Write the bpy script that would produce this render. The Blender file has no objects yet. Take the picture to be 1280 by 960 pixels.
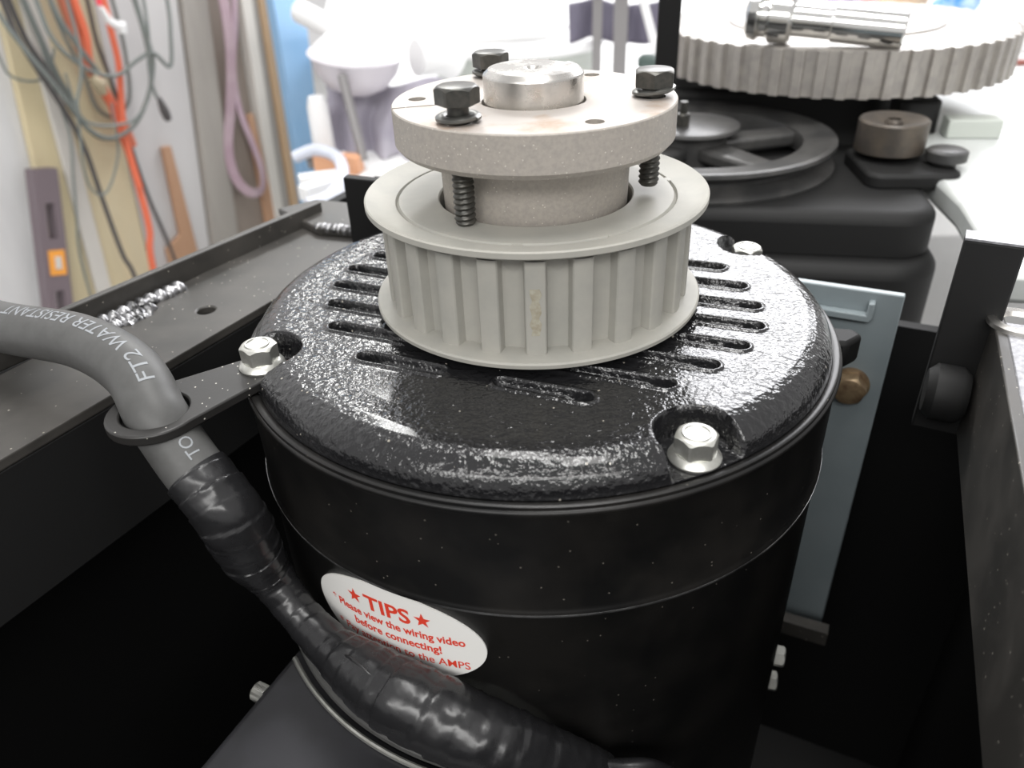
import bpy, bmesh, math, random
from math import sin, cos, pi, radians, sqrt, atan2, hypot
from mathutils import Vector, Matrix

random.seed(7)
S = 0.01            # the script's lengths are centimetres
OZ = 85.0           # height of the motor's rim above the workshop floor, cm
scene = bpy.context.scene
COL = scene.collection

# ------------------------------------------------------------------ camera
cam_d = bpy.data.cameras.new('camera')
cam = bpy.data.objects.new('camera', cam_d)
COL.objects.link(cam)
pitch, yaw, roll = 0.5630, -0.0410, -0.0410
F = Vector((sin(yaw) * cos(pitch), cos(yaw) * cos(pitch), -sin(pitch)))
R0 = F.cross(Vector((0, 0, 1))).normalized()
U0 = R0.cross(F)
Rv = cos(roll) * R0 + sin(roll) * U0
Uv = -sin(roll) * R0 + cos(roll) * U0
mw = Matrix((Rv, Uv, -F)).transposed().to_4x4()
mw.translation = Vector((0, -22.807, 11.949 + OZ)) * S
cam.matrix_world = mw
cam_d.sensor_width = 36
cam_d.lens = 979.83 * 36 / 1280
cam_d.clip_start = 0.005
cam_d.clip_end = 60
cam_d.dof.use_dof = True
cam_d.dof.focus_distance = 0.225
cam_d.dof.aperture_fstop = 14
scene.camera = cam

# ------------------------------------------------------------------ world, lights, exposure
world = bpy.data.worlds.new('workshop_daylight')
scene.world = world
world.use_nodes = True
bg = world.node_tree.nodes['Background']
bg.inputs[0].default_value = (1.0, 0.985, 0.98, 1)
bg.inputs[1].default_value = 0.55

def area(name, loc, target, sx, sy, power, col=(1, 1, 1)):
    d = bpy.data.lights.new(name, 'AREA')
    d.shape = 'RECTANGLE'
    d.size = sx * S; d.size_y = sy * S
    d.energy = power
    d.color = col
    o = bpy.data.objects.new(name, d)
    COL.objects.link(o)
    o.location = Vector((loc[0], loc[1], loc[2] + OZ)) * S
    v = Vector(target) - Vector(loc)
    o.rotation_euler = v.to_track_quat('-Z', 'Y').to_euler()
    return o

area('daylight_from_open_door', (130, 330, 190), (10, 20, 0), 210, 160, 88, (0.97, 0.97, 1.0))
area('fluorescent_light_over_bench', (-80, 190, 150), (0, 20, 0), 140, 35, 46, (1, 1, 0.98))
area('fluorescent_light_overhead', (10, 10, 190), (0, 5, 0), 140, 35, 22, (1, 0.99, 0.97))
area('fluorescent_light_behind_photographer', (-15, -175, 130), (0, 0, 0), 240, 45, 27, (1, 0.99, 0.97))

vs = scene.view_settings
vs.view_transform = 'Standard'
vs.look = 'None'
vs.exposure = 0.35
vs.gamma = 1
vs.use_curve_mapping = False

# ------------------------------------------------------------------ materials
MATS = {}
def mat(name, col, rough=0.5, metal=0.0, col2=None, nscale=60, bump=None, specks=None, coat=0.0, rough2=None, spec=None, stretch=None, ramp=(0.4, 0.65)):
    """bump=(scale 1/m, strength, distance cm); specks=(colour, scale, threshold)"""
    if name in MATS: return MATS[name]
    m = bpy.data.materials.new(name)
    m.use_nodes = True
    nt = m.node_tree
    b = nt.nodes['Principled BSDF']
    L = nt.links.new
    N = nt.nodes.new
    tc = N('ShaderNodeTexCoord')
    co = tc.outputs['Object']
    if stretch:
        mp = N('ShaderNodeMapping'); mp.inputs['Scale'].default_value = stretch
        L(co, mp.inputs[0]); co = mp.outputs[0]
    b.inputs['Base Color'].default_value = (*col, 1)
    b.inputs['Roughness'].default_value = rough
    b.inputs['Metallic'].default_value = metal
    if coat: 
        b.inputs['Coat Weight'].default_value = coat
        b.inputs['Coat Roughness'].default_value = 0.08
    if spec is not None: b.inputs['Specular IOR Level'].default_value = spec
    out = None
    if col2 is not None or rough2 is not None:
        n = N('ShaderNodeTexNoise'); n.inputs['Scale'].default_value = nscale
        n.inputs['Detail'].default_value = 6; n.inputs['Roughness'].default_value = 0.6
        L(co, n.inputs['Vector'])
        rp = N('ShaderNodeMapRange'); rp.inputs['From Min'].default_value = ramp[0]; rp.inputs['From Max'].default_value = ramp[1]
        L(n.outputs['Fac'], rp.inputs['Value'])
        if col2 is not None:
            mx = N('ShaderNodeMix'); mx.data_type = 'RGBA'
            mx.inputs['A'].default_value = (*col, 1); mx.inputs['B'].default_value = (*col2, 1)
            L(rp.outputs[0], mx.inputs['Factor']); out = mx.outputs['Result']
        if rough2 is not None:
            mr = N('ShaderNodeMapRange'); mr.inputs['To Min'].default_value = rough; mr.inputs['To Max'].default_value = rough2
            L(rp.outputs[0], mr.inputs['Value']); L(mr.outputs[0], b.inputs['Roughness'])
    if specks:
        v = N('ShaderNodeTexVoronoi'); v.inputs['Scale'].default_value = specks[1]
        L(tc.outputs['Object'], v.inputs['Vector'])
        w = N('ShaderNodeTexWhiteNoise'); w.noise_dimensions = '3D'
        L(v.outputs['Position'], w.inputs['Vector'])
        # a speck where the cell distance is small and the cell is one of the chosen few
        a = N('ShaderNodeMath'); a.operation = 'LESS_THAN'; a.inputs[1].default_value = 0.22
        L(v.outputs['Distance'], a.inputs[0])
        c = N('ShaderNodeMath'); c.operation = 'GREATER_THAN'; c.inputs[1].default_value = specks[2]
        L(w.outputs['Value'], c.inputs[0])
        mu = N('ShaderNodeMath'); mu.operation = 'MULTIPLY'
        L(a.outputs[0], mu.inputs[0]); L(c.outputs[0], mu.inputs[1])
        mx = N('ShaderNodeMix'); mx.data_type = 'RGBA'
        if out is not None: L(out, mx.inputs['A'])
        else: mx.inputs['A'].default_value = (*col, 1)
        mx.inputs['B'].default_value = (*specks[0], 1)
        L(mu.outputs[0], mx.inputs['Factor']); out = mx.outputs['Result']
    if out is not None: L(out, b.inputs['Base Color'])
    if bump:
        n = N('ShaderNodeTexNoise'); n.inputs['Scale'].default_value = bump[0]
        n.inputs['Detail'].default_value = 2
        L(co, n.inputs['Vector'])
        bp = N('ShaderNodeBump'); bp.inputs['Strength'].default_value = bump[1]; bp.inputs['Distance'].default_value = bump[2] * S
        L(n.outputs['Fac'], bp.inputs['Height']); L(bp.outputs[0], b.inputs['Normal'])
    MATS[name] = m
    return m

DUST = (0.30, 0.28, 0.24)
M_cap = mat('black_gloss_enamel', (0.010, 0.010, 0.011), 0.16, bump=(500, 1.0, 0.065), specks=(DUST, 650, 0.975), coat=0.3)
M_body = mat('black_enamel_dusty', (0.006, 0.006, 0.006), 0.36, col2=(0.014, 0.013, 0.012), nscale=40, bump=(300, 0.12, 0.02), spec=0.35, specks=((0.12, 0.11, 0.095), 900, 0.975))
M_pulley = mat('grey_phosphate_iron', (0.365, 0.355, 0.32), 0.55, col2=(0.33, 0.325, 0.295), nscale=90, bump=(1500, 0.15, 0.004), spec=0.35)
M_pulley_land = mat('tan_stain', (0.30, 0.27, 0.20), 0.6, col2=(0.40, 0.38, 0.31), nscale=500)
M_bush = mat('sintered_steel', (0.40, 0.365, 0.325), 0.5, metal=0.15, col2=(0.34, 0.315, 0.285), nscale=900, bump=(2600, 0.25, 0.004), specks=((0.75, 0.72, 0.65), 1500, 0.9))
M_bush_top = mat('sintered_steel_face', (0.41, 0.375, 0.345), 0.5, metal=0.1, col2=(0.33, 0.235, 0.165), nscale=55, bump=(2200, 0.2, 0.004), ramp=(0.53, 0.68))
M_shaft = mat('machined_shaft_steel', (0.62, 0.60, 0.57), 0.24, metal=1.0, col2=(0.48, 0.47, 0.45), nscale=120, rough2=0.38)
M_zinc = mat('zinc_plated_steel', (0.66, 0.66, 0.62), 0.30, metal=0.85, col2=(0.50, 0.50, 0.46), nscale=250, rough2=0.45)
M_oxide = mat('black_oxide_steel', (0.055, 0.055, 0.05), 0.36, metal=0.6, col2=(0.09, 0.085, 0.075), nscale=300)
M_washer = mat('dull_spring_steel', (0.15, 0.15, 0.14), 0.36, metal=0.8)
M_rubber = mat('grey_rubber', (0.082, 0.082, 0.08), 0.5, col2=(0.068, 0.068, 0.066), nscale=150, bump=(900, 0.05, 0.01), spec=0.4)
M_print = mat('pale_cable_print', (0.26, 0.275, 0.29), 0.6)
M_tape = mat('black_vinyl_tape', (0.014, 0.014, 0.015), 0.22, bump=(130, 0.8, 0.07), rough2=0.36, nscale=80)
M_rail = mat('black_satin_steel', (0.036, 0.034, 0.031), 0.42, col2=(0.068, 0.063, 0.057), nscale=35, bump=(800, 0.15, 0.008), specks=(DUST, 700, 0.94), rough2=0.5)
M_weld = mat('shiny_weld_metal', (0.40, 0.40, 0.41), 0.32, metal=0.9, bump=(260, 0.9, 0.06), col2=(0.06, 0.06, 0.06), nscale=200)
M_black = mat('flat_black_paint', (0.006, 0.006, 0.006), 0.6, spec=0.25)
M_clamp = mat('black_painted_plate', (0.022, 0.021, 0.020), 0.40, specks=((0.6, 0.58, 0.52), 900, 0.88), bump=(600, 0.15, 0.01))
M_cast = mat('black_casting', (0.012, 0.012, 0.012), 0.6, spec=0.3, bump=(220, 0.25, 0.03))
M_vpul = mat('worn_black_iron', (0.05, 0.05, 0.05), 0.38, metal=0.3, col2=(0.09, 0.088, 0.085), nscale=50)
M_gear = mat('machined_grey_iron', (0.40, 0.375, 0.345), 0.4, metal=0.45, col2=(0.33, 0.31, 0.29), nscale=140)
M_chrome = mat('polished_chrome', (0.72, 0.72, 0.70), 0.14, metal=1.0)
M_bluegrey = mat('blue_grey_paint', (0.25, 0.29, 0.305), 0.42, col2=(0.22, 0.26, 0.275), nscale=30, bump=(500, 0.08, 0.01))
M_rust = mat('brassy_rust', (0.30, 0.22, 0.13), 0.42, metal=0.5, col2=(0.16, 0.10, 0.06), nscale=200)
M_railtop = mat('speckled_grey_steel', (0.22, 0.22, 0.23), 0.42, metal=0.4, col2=(0.36, 0.36, 0.38), nscale=600, bump=(700, 0.4, 0.02))
M_sticker = mat('white_vinyl', (0.86, 0.85, 0.82), 0.35)
M_red = mat('red_ink', (0.78, 0.06, 0.03), 0.45)
M_box = mat('black_box_paint', (0.020, 0.020, 0.021), 0.33, col2=(0.04, 0.04, 0.045), nscale=22, specks=((0.45, 0.35, 0.2), 160, 0.97))
M_white = mat('white_paint', (0.80, 0.80, 0.80), 0.5)
M_whiteboard = mat('off_white_hardboard', (0.55, 0.54, 0.54), 0.55)
M_whitewall = mat('whitewashed_wall', (0.72, 0.72, 0.72), 0.6, col2=(0.60, 0.60, 0.61), nscale=6, stretch=(1, 1, 0.15))
M_ply = mat('yellow_plywood', (0.62, 0.53, 0.34), 0.55, col2=(0.56, 0.52, 0.38), nscale=5, stretch=(1, 1, 0.2))
M_pale = mat('pale_board', (0.62, 0.60, 0.56), 0.55, col2=(0.52, 0.50, 0.47), nscale=7, stretch=(1, 1, 0.15))
M_greyboard = mat('weathered_grey_board', (0.36, 0.34, 0.31), 0.6, col2=(0.28, 0.26, 0.24), nscale=9, stretch=(1, 1, 0.12))
M_brown = mat('brown_wood', (0.45, 0.27, 0.17), 0.5, col2=(0.38, 0.22, 0.13), nscale=12, stretch=(1, 1, 0.2))
M_blue = mat('sky_blue_paint', (0.27, 0.49, 0.76), 0.45, col2=(0.31, 0.52, 0.78), nscale=8)
M_orange = mat('orange_cord', (0.74, 0.16, 0.08), 0.5)
M_cordgrey = mat('grey_green_cord', (0.17, 0.19, 0.18), 0.5)
M_corddark = mat('dark_cord', (0.07, 0.065, 0.065), 0.5)
M_purple = mat('mauve_webbing', (0.38, 0.27, 0.32), 0.6, col2=(0.46, 0.36, 0.40), nscale=14)
M_level = mat('dark_level_body', (0.17, 0.135, 0.15), 0.5)
M_amber = mat('amber_plastic', (0.85, 0.36, 0.06), 0.4)
M_cloth = mat('lilac_grey_cloth', (0.34, 0.32, 0.38), 0.8, col2=(0.44, 0.42, 0.47), nscale=14)
M_darkcloth = mat('charcoal_cloth', (0.12, 0.11, 0.15), 0.8)
M_floor = mat('pale_concrete', (0.60, 0.60, 0.59), 0.6, col2=(0.52, 0.52, 0.51), nscale=2)
M_bench = mat('white_bench_top', (0.84, 0.84, 0.84), 0.5)
M_orangewood = mat('orange_wood', (0.72, 0.38, 0.22), 0.55)
M_steelgrey = mat('grey_steel_leg', (0.25, 0.24, 0.24), 0.45, metal=0.3)
M_hose = mat('pale_blue_hose', (0.62, 0.65, 0.74), 0.45)
M_lampshade = mat('white_enamel', (0.88, 0.88, 0.88), 0.35)
M_bluebag = mat('bright_blue_plastic', (0.06, 0.28, 0.75), 0.4, col2=(0.5, 0.62, 0.8), nscale=30)
M_tan = mat('tan_cardboard', (0.60, 0.44, 0.28), 0.7)
M_cyan = mat('light_blue_plastic', (0.20, 0.52, 0.85), 0.4)
M_maroon = mat('maroon_rod', (0.30, 0.10, 0.08), 0.5)
M_green = mat('pale_green_grey', (0.50, 0.53, 0.49), 0.5)
M_castwhite = mat('bright_table_iron', (0.62, 0.64, 0.63), 0.42, metal=0.2, col2=(0.54, 0.56, 0.54), nscale=30)

# ------------------------------------------------------------------ mesh helpers (all coordinates in cm)
class MB:
    def __init__(s): s.v = []; s.f = []
    def add(s, v, f):
        o = len(s.v); s.v += [tuple(p) for p in v]; s.f += [tuple(i + o for i in q) for q in f]; return s
    def lathe(s, prof, n=64, c=(0, 0, 0), frame=None, close=False):
        """prof [(r,z)]; frame=(X,Y,Z) axes"""
        X, Y, Z = frame or (Vector((1, 0, 0)), Vector((0, 1, 0)), Vector((0, 0, 1)))
        c = Vector(c); v = []; f = []
        for r, z in prof:
            for k in range(n):
                t = 2 * pi * k / n
                v.append(c + X * (r * cos(t)) + Y * (r * sin(t)) + Z * z)
        m = len(prof)
        for i in range(m - 1 if not close else m):
            j = (i + 1) % m
            for k in range(n):
                l = (k + 1) % n
                f.append((i * n + k, i * n + l, j * n + l, j * n + k))
        if not close:
            if prof[0][0] > 1e-6: f.append(tuple(reversed(range(n))))
            if prof[-1][0] > 1e-6: f.append(tuple(range((m - 1) * n, m * n)))
        return s.add(v, f)
    def prism(s, poly, z0, z1, frame=None, o=(0, 0, 0)):
        X, Y, Z = frame or (Vector((1, 0, 0)), Vector((0, 1, 0)), Vector((0, 0, 1)))
        o = Vector(o); n = len(poly)
        v = [o + X * p[0] + Y * p[1] + Z * z0 for p in poly] + [o + X * p[0] + Y * p[1] + Z * z1 for p in poly]
        f = [tuple(reversed(range(n))), tuple(range(n, 2 * n))]
        f += [(i, (i + 1) % n, n + (i + 1) % n, n + i) for i in range(n)]
        return s.add(v, f)
    def box(s, x0, x1, y0, y1, z0, z1, frame=None, o=(0, 0, 0)):
        return s.prism([(x0, y0), (x1, y0), (x1, y1), (x0, y1)], z0, z1, frame, o)
    def tube(s, pts, rad, n=16, mod=None, cap=True):
        pts = [Vector(p) for p in pts]; v = []; f = []
        m = len(pts)
        rr = rad if isinstance(rad, (list, tuple)) else [rad] * m
        T = [(pts[min(i + 1, m - 1)] - pts[max(i - 1, 0)]).normalized() for i in range(m)]
        N = T[0].orthogonal().normalized(); L = 0
        for i in range(m):
            if i:
                L += (pts[i] - pts[i - 1]).length
            N = (N - T[i] * N.dot(T[i])).normalized(); B = T[i].cross(N)
            for k in range(n):
                t = 2 * pi * k / n
                r = rr[i] * (mod(L, t, i) if mod else 1)
                v.append(pts[i] + N * (r * cos(t)) + B * (r * sin(t)))
        for i in range(m - 1):
            for k in range(n):
                l = (k + 1) % n
                f.append((i * n + k, i * n + l, (i + 1) * n + l, (i + 1) * n + k))
        if cap: f += [tuple(reversed(range(n))), tuple(range((m - 1) * n, m * n))]
        return s.add(v, f)
    def build(s, name, m, parent=None, sharp=35, bevel=0, bseg=2, fix=True):
        me = bpy.data.meshes.new(name)
        if parent is not None: base = Vector(parent['_b'])
        else:
            xs = [p[0] for p in s.v]; ys = [p[1] for p in s.v]; zs = [p[2] for p in s.v]
            base = Vector(((min(xs) + max(xs)) / 2, (min(ys) + max(ys)) / 2, min(zs)))
        me.from_pydata([((p[0] - base.x) * S, (p[1] - base.y) * S, (p[2] - base.z) * S) for p in s.v], [], s.f)
        if fix:
            bm = bmesh.new(); bm.from_mesh(me); bmesh.ops.recalc_face_normals(bm, faces=bm.faces); bm.to_mesh(me); bm.free()
        me.shade_smooth()
        if sharp is not None: me.set_sharp_from_angle(angle=radians(sharp))
        me.materials.append(m)
        o = bpy.data.objects.new(name, me); COL.objects.link(o)
        o['_b'] = tuple(base)
        if parent is not None: o.parent = parent
        else: o.location = Vector((base.x, base.y, base.z + OZ)) * S
        # a child of a child keeps its grandparent's base, so its local origin is the same point
        if bevel:
            b = o.modifiers.new('bevel', 'BEVEL'); b.width = bevel * S; b.segments = bseg; b.limit_method = 'ANGLE'; b.angle_limit = radians(40)
            b.harden_normals = False
        return o

def tag(o, label, cat, group=None):
    o['label'] = label; o['category'] = cat
    if group: o['group'] = group
    return o
def struct(o): o['kind'] = 'structure'; return o
def thing(name, base, label, cat, group=None):
    o = bpy.data.objects.new(name, None); COL.objects.link(o)
    o.empty_display_size = 0.02
    o.location = Vector((base[0], base[1], base[2] + OZ)) * S
    o['_b'] = tuple(base)
    return tag(o, label, cat, group)
def boolean(o, cutter_mb, mat_=None):
    """cut the shape of cutter_mb (cm) out of object o's mesh"""
    me = bpy.data.meshes.new('cutter'); b = Vector(o['_b'])
    me.from_pydata([((p[0] - b.x) * S, (p[1] - b.y) * S, (p[2] - b.z) * S) for p in cutter_mb.v], [], cutter_mb.f)
    bm = bmesh.new(); bm.from_mesh(me); bmesh.ops.recalc_face_normals(bm, faces=bm.faces); bm.to_mesh(me); bm.free()
    c = bpy.data.objects.new('cutter', me); COL.objects.link(c)
    md = o.modifiers.new('cut', 'BOOLEAN'); md.operation = 'DIFFERENCE'; md.solver = 'EXACT'; md.object = c
    if o.parent is None: c.location = o.location
    else: c.location = o.parent.location
    bpy.context.view_layer.update()
    dg = bpy.context.evaluated_depsgraph_get()
    new = bpy.data.meshes.new_from_object(o.evaluated_get(dg))
    o.modifiers.clear(); old = o.data; o.data = new
    new.name = old.name
    bpy.data.meshes.remove(old)
    bpy.data.objects.remove(c); bpy.data.meshes.remove(me)
    new.shade_smooth(); new.set_sharp_from_angle(angle=radians(35))
def spline(P, n=12):
    """Catmull-Rom through P (tuples of any length)"""
    out = []
    for i in range(len(P) - 1):
        p0, p1, p2, p3 = P[max(i - 1, 0)], P[i], P[i + 1], P[min(i + 2, len(P) - 1)]
        for k in range(n):
            t = k / n
            out.append(tuple(0.5 * ((2 * b) + (c - a) * t + (2 * a - 5 * b + 4 * c - d) * t * t + (3 * b - a - 3 * c + d) * t ** 3) for a, b, c, d in zip(p0, p1, p2, p3)))
    out.append(tuple(P[-1])); return out
def text_mesh(body, size, align='CENTER', bold=0.0):
    cu = bpy.data.curves.new('txt', 'FONT'); cu.body = body; cu.size = size; cu.align_x = align; cu.offset = bold
    cu.resolution_u = 3
    o = bpy.data.objects.new('txt', cu); COL.objects.link(o)
    bpy.context.view_layer.update()
    me = o.to_mesh()
    bm = bmesh.new(); bm.from_mesh(me)
    bmesh.ops.triangulate(bm, faces=bm.faces)
    for _ in range(3):
        ed = [e for e in bm.edges if e.calc_length() > 0.13]
        if not ed: break
        bmesh.ops.subdivide_edges(bm, edges=ed, cuts=1); bmesh.ops.triangulate(bm, faces=bm.faces)
    bm.verts.index_update()
    v = [(p.co.x, p.co.y) for p in bm.verts]; f = [tuple(q.index for q in fc.verts) for fc in bm.faces]
    bm.free(); o.to_mesh_clear(); bpy.data.objects.remove(o); bpy.data.curves.remove(cu)
    return v, f
def pol(r, deg, z=0): return Vector((r * cos(radians(deg)), r * sin(radians(deg)), z))
def fr(deg):
    """frame turned about the vertical: X along deg, Y 90 degrees left of it"""
    a = radians(deg); return (Vector((cos(a), sin(a), 0)), Vector((-sin(a), cos(a), 0)), Vector((0, 0, 1)))
def hexa(r, rot=0): return [(r * cos(radians(rot + 60 * k)), r * sin(radians(rot + 60 * k))) for k in range(6)]
def hex_head(mb, c, R, z0, z1, rot, frame=None):
    """bolt head with chamfered top corners"""
    X, Y, Z = frame or fr(0); c = Vector(c)
    n = 48; v = []; f = []
    def hr(t):
        a = ((math.degrees(t) - rot) % 60) - 30
        return R * cos(radians(30)) / cos(radians(a))
    h = z1 - z0; ap = R * cos(radians(30))
    rows = [(z0, 1), ('side', 1), ('top', 0), (z1, -1)]
    for r_i in range(4):
        for k in range(n):
            t = 2 * pi * k / n; r = hr(t)
            if r_i == 0: rr, z = r * 0.985, z0
            elif r_i == 1: rr, z = r, z1 - 0.06 * h - (r - ap) * 0.9
            elif r_i == 2: rr, z = min(r, ap * 0.97), z1 - 0.03 * h
            else: rr, z = ap * 0.90, z1
            v.append(c + X * (rr * cos(t)) + Y * (rr * sin(t)) + Z * z)
    for i in range(3):
        for k in range(n):
            l = (k + 1) % n; f.append((i * n + k, i * n + l, (i + 1) * n + l, (i + 1) * n + k))
    f.append(tuple(reversed(range(n)))); f.append(tuple(range(3 * n, 4 * n)))
    mb.add(v, f)

# ================================================================== THE ROOM
WA = 65.0                                     # the left wall runs along this direction, as the machine's rails do
we = Vector((cos(radians(WA)), sin(radians(WA)), 0)); wn = Vector((sin(radians(WA)), -cos(radians(WA)), 0))   # wn points from the wall to the machine
W0 = Vector((-117.82, 32.13, 0))
WF = (we, Vector((0, 0, 1)), wn)              # wall frame: along, up, out
def WP(s, z, q=0): return W0 + we * s + Vector((0, 0, z)) + wn * q

mb = MB().box(-350, 600, -250, 600, -OZ - 5, -OZ); struct(mb.build('floor', M_floor))
mb = MB().box(-60, 152, -OZ, 150, -6, 0, WF, W0); struct(mb.build('wall_left', M_whitewall))

# ================================================================== THE MOTOR
MR = 9.32
motor = thing('electric_motor', (0, 0, -26), 'black vertical electric motor with a domed louvred end cap', 'motor')
# body shell: rim ledge, skirt, step, lower shell
prof = [(8.6, -0.35), (9.00, -0.35), (9.02, 0.02), (9.10, 0.06), (9.22, 0.08), (9.27, 0.05), (9.28, -0.04), (9.33, -0.06), (9.35, -0.12), (9.33, -0.2), (9.26, -0.3), (9.26, -3.25), (9.29, -3.36), (9.33, -3.42), (9.33, -3.5), (9.27, -3.55), (9.24, -3.6), (9.20, -26), (7, -26)]
MB().lathe(prof, 200).build('body_shell', M_body, motor, sharp=50)

sx_ = MB().lathe([(9.25, -3.44), (9.345, -3.44), (9.35, -3.47), (9.345, -3.50), (9.25, -3.50)], 200, close=True).build('shell_seam', mat('bare_seam_edge', (0.30, 0.30, 0.30), 0.3, metal=0.8, col2=(0.02, 0.02, 0.02), nscale=45), motor)
# end cap: a height field with louvres and bolt pockets
SL = -21.0
lx, ly = cos(radians(SL)), sin(radians(SL))       # along a louvre
rows = {-5.2: (0.75, 3.45), -3.9: (1.0, 5.25), -2.6: (1.0, 6.15), -1.3: (1.0, 6.75), 0.0: (1.0, 7.0), 1.3: (1.0, 6.75), 2.6: (1.0, 6.15), 3.9: (1.0, 5.25), 5.2: (0.75, 3.45)}
POCK = [(-63.6, 8.42), (26.5, 8.45), (116.4, 8.45), (-158.0, 8.55)]
def sm(a, b, x):
    t = min(1, max(0, (x - a) / (b - a))); return t * t * (3 - 2 * t)
def base_h(r):
    if r > 9.05: return 0.0
    # rounded shoulder from the wall to the slightly dished plate
    pts = [(0, 0.86), (5.0, 0.86), (7.2, 0.90), (7.9, 0.94), (8.25, 0.93), (8.5, 0.86), (8.7, 0.74), (8.86, 0.58), (8.96, 0.42), (9.0, 0.30), (9.05, 0.0)]
    for i in range(len(pts) - 1):
        if r <= pts[i + 1][0]:
            a, b = pts[i], pts[i + 1]; return a[1] + (b[1] - a[1]) * (r - a[0]) / (b[0] - a[0])
    return 0
def cap_h(x, y):
    r = hypot(x, y); h = base_h(r)
    s = -x * ly + y * lx           # across the louvres
    t = abs(x * lx + y * ly)
    for c, (t0, t1) in rows.items():
        d = s - c
        if abs(d) < 0.5:
            # channel: straight steep far edge, slanting near edge, rounded outer end
            w = 0.21
            e = max(0, t - (t1 - w)); e2 = max(0, (t0 + w) - t)
            q = sqrt(max(0, abs(d)) ** 2 + max(e, e2) ** 2) if max(e, e2) > 0 else abs(d)
            k = 1 - sm(w - 0.05, w + 0.05, q)
            lip = math.exp(-((q - (w + 0.08)) / 0.07) ** 2) * 0.06
            slope = 1 - 0.55 * sm(0.1, -w, d)
            deep = 0.20 + 0.25 * sm(t1 - 0.75, t1 - 0.3, t)
            h += lip - deep * k * slope
    for ang, pr in POCK:
        px, py = pr * cos(radians(ang)), pr * sin(radians(ang))
        ux, uy = cos(radians(ang)), sin(radians(ang))
        du = (x - px) * ux + (y - py) * uy; dv = -(x - px) * uy + (y - py) * ux
        q = abs(dv) * (1 - 0.12 * sm(0, 1.0, du)) if du > 0 else hypot(du, dv)
        k = 1 - sm(0.94, 1.06, q)
        if h > 0.1: h = h * (1 - k) + 0.1 * k
    return h
nr, na = 170, 1080
radii = [2.2 + (9.0 - 2.2) * i / (nr - 8) for i in range(nr - 7)] + [9.01, 9.02, 9.03, 9.04]
v = []; f = []
for r in radii:
    for k in range(na):
        t = 2 * pi * k / na; x, y = r * cos(t), r * sin(t)
        v.append((x, y, cap_h(x, y) if r < 9.005 else max(0.04, min(cap_h(x, y), 0.3 * (9.05 - r) / 0.045))))
for i in range(len(radii) - 1):
    for k in range(na):
        l = (k + 1) % na; f.append((i * na + k, i * na + l, (i + 1) * na + l, (i + 1) * na + k))
mb = MB().add(v, f)
mb.build('end_cap', M_cap, motor, sharp=75, fix=False)
MB().lathe([(1.3, 0.2), (2.6, 0.2), (2.6, 0.98), (1.5, 1.02), (1.3, 1.02)], 96).build('bearing_boss', M_cap, motor)
# shaft: through the pulley and the bushing, chamfered end with a centre hole and a keyway
sh = MB().lathe([(0.02, 0.5), (1.40, 0.5), (1.40, 7.64), (1.38, 7.68), (1.25, 7.80), (0.26, 7.80), (0.14, 7.70), (0.02, 7.6)], 96).build('shaft', M_shaft, motor)
kc = MB().box(1.08, 2.0, -0.32, 0.32, 5.5, 9, fr(52)); boolean(sh, kc)
sh.data.set_sharp_from_angle(angle=radians(18))

def cap_bolt(ang, r, z0, rot, parent):
    c = pol(r, ang)
    mb = MB().lathe([(0.02, z0), (0.64, z0), (0.66, z0 + 0.06), (0.62, z0 + 0.13), (0.52, z0 + 0.22), (0.02, z0 + 0.22)], 48, (c.x, c.y, 0))
    n0 = MB(); hex_head(n0, (c.x, c.y, 0), 0.555, z0 + 0.18, z0 + 0.72, rot)
    mb.add(n0.v, n0.f)
    # recessed top of the head
    mb.lathe([(0.02, z0 + 0.725), (0.29, z0 + 0.725), (0.31, z0 + 0.76), (0.35, z0 + 0.76), (0.37, z0 + 0.72)], 36, (c.x, c.y, 0))
    return mb.build('cap_bolt', M_zinc, parent, sharp=28)
cap_bolt(-63.6, 8.42, 0.10, 4, motor)
cap_bolt(26.5, 8.45, 0.10, 30, motor)
cap_bolt(116.4, 8.45, 0.10, 12, motor)
cap_bolt(-158.0, 8.72, 0.42, 20, motor)

# terminal box on the lower shell, reaching out along the rails, with a curved saddle edge
BX = fr(246)    # X outwards from the motor
def saddle(r, b0, b1, n, zz):
    out = []
    for i in range(n + 1):
        b = b0 + (b1 - b0) * i / n; out.append((sqrt(r * r - b * b), b, zz))
    return out
top = saddle(9.62, -5.9, 5.9, 24, 0)
poly = [(p[0], p[1]) for p in top] + [(17.5, 5.9), (17.5, -5.9)]
tb = MB().prism(poly, -24, -10.1, BX).build('terminal_box', M_box, motor, bevel=0.5, bseg=4)
rim = [BX[0] * p[0] + BX[1] * p[1] + Vector((0, 0, -10.0)) for p in saddle(9.58, -5.75, 5.75, 40, 0)]
MB().tube(rim, 0.20, 10).build('box_gasket', M_rubber, tb)
rim = [BX[0] * p[0] + BX[1] * p[1] + Vector((0, 0, -9.98)) for p in saddle(10.05, -5.6, 5.6, 40, 0)]
MB().tube(rim, 0.09, 8).build('box_edge_trim', M_zinc, tb)
mb = MB(); hex_head(mb, (0, 0, 0), 0.36, 0, 0.5, 10, (BX[0], Vector((0, 0, 1)), -BX[1])); 
mb.v = [tuple(Vector(p) + BX[0] * 9.6 - BX[1] * 5.9 + Vector((0, 0, -10.6))) for p in mb.v]
mb.build('box_screw', M_zinc, tb)
# screws low on the far side of the shell
for ang, z in ((-16.0, -13.5), (-13.0, -15.6)):
    X = pol(1, ang); Y = Vector((-X.y, X.x, 0)); c = X * 9.2 + Vector((0, 0, z))
    mb = MB(); hex_head(mb, c, 0.42, 0, 0.45, 0, (Y, Vector((0, 0, 1)), X)); mb.build('shell_screw', M_zinc, motor)
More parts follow.
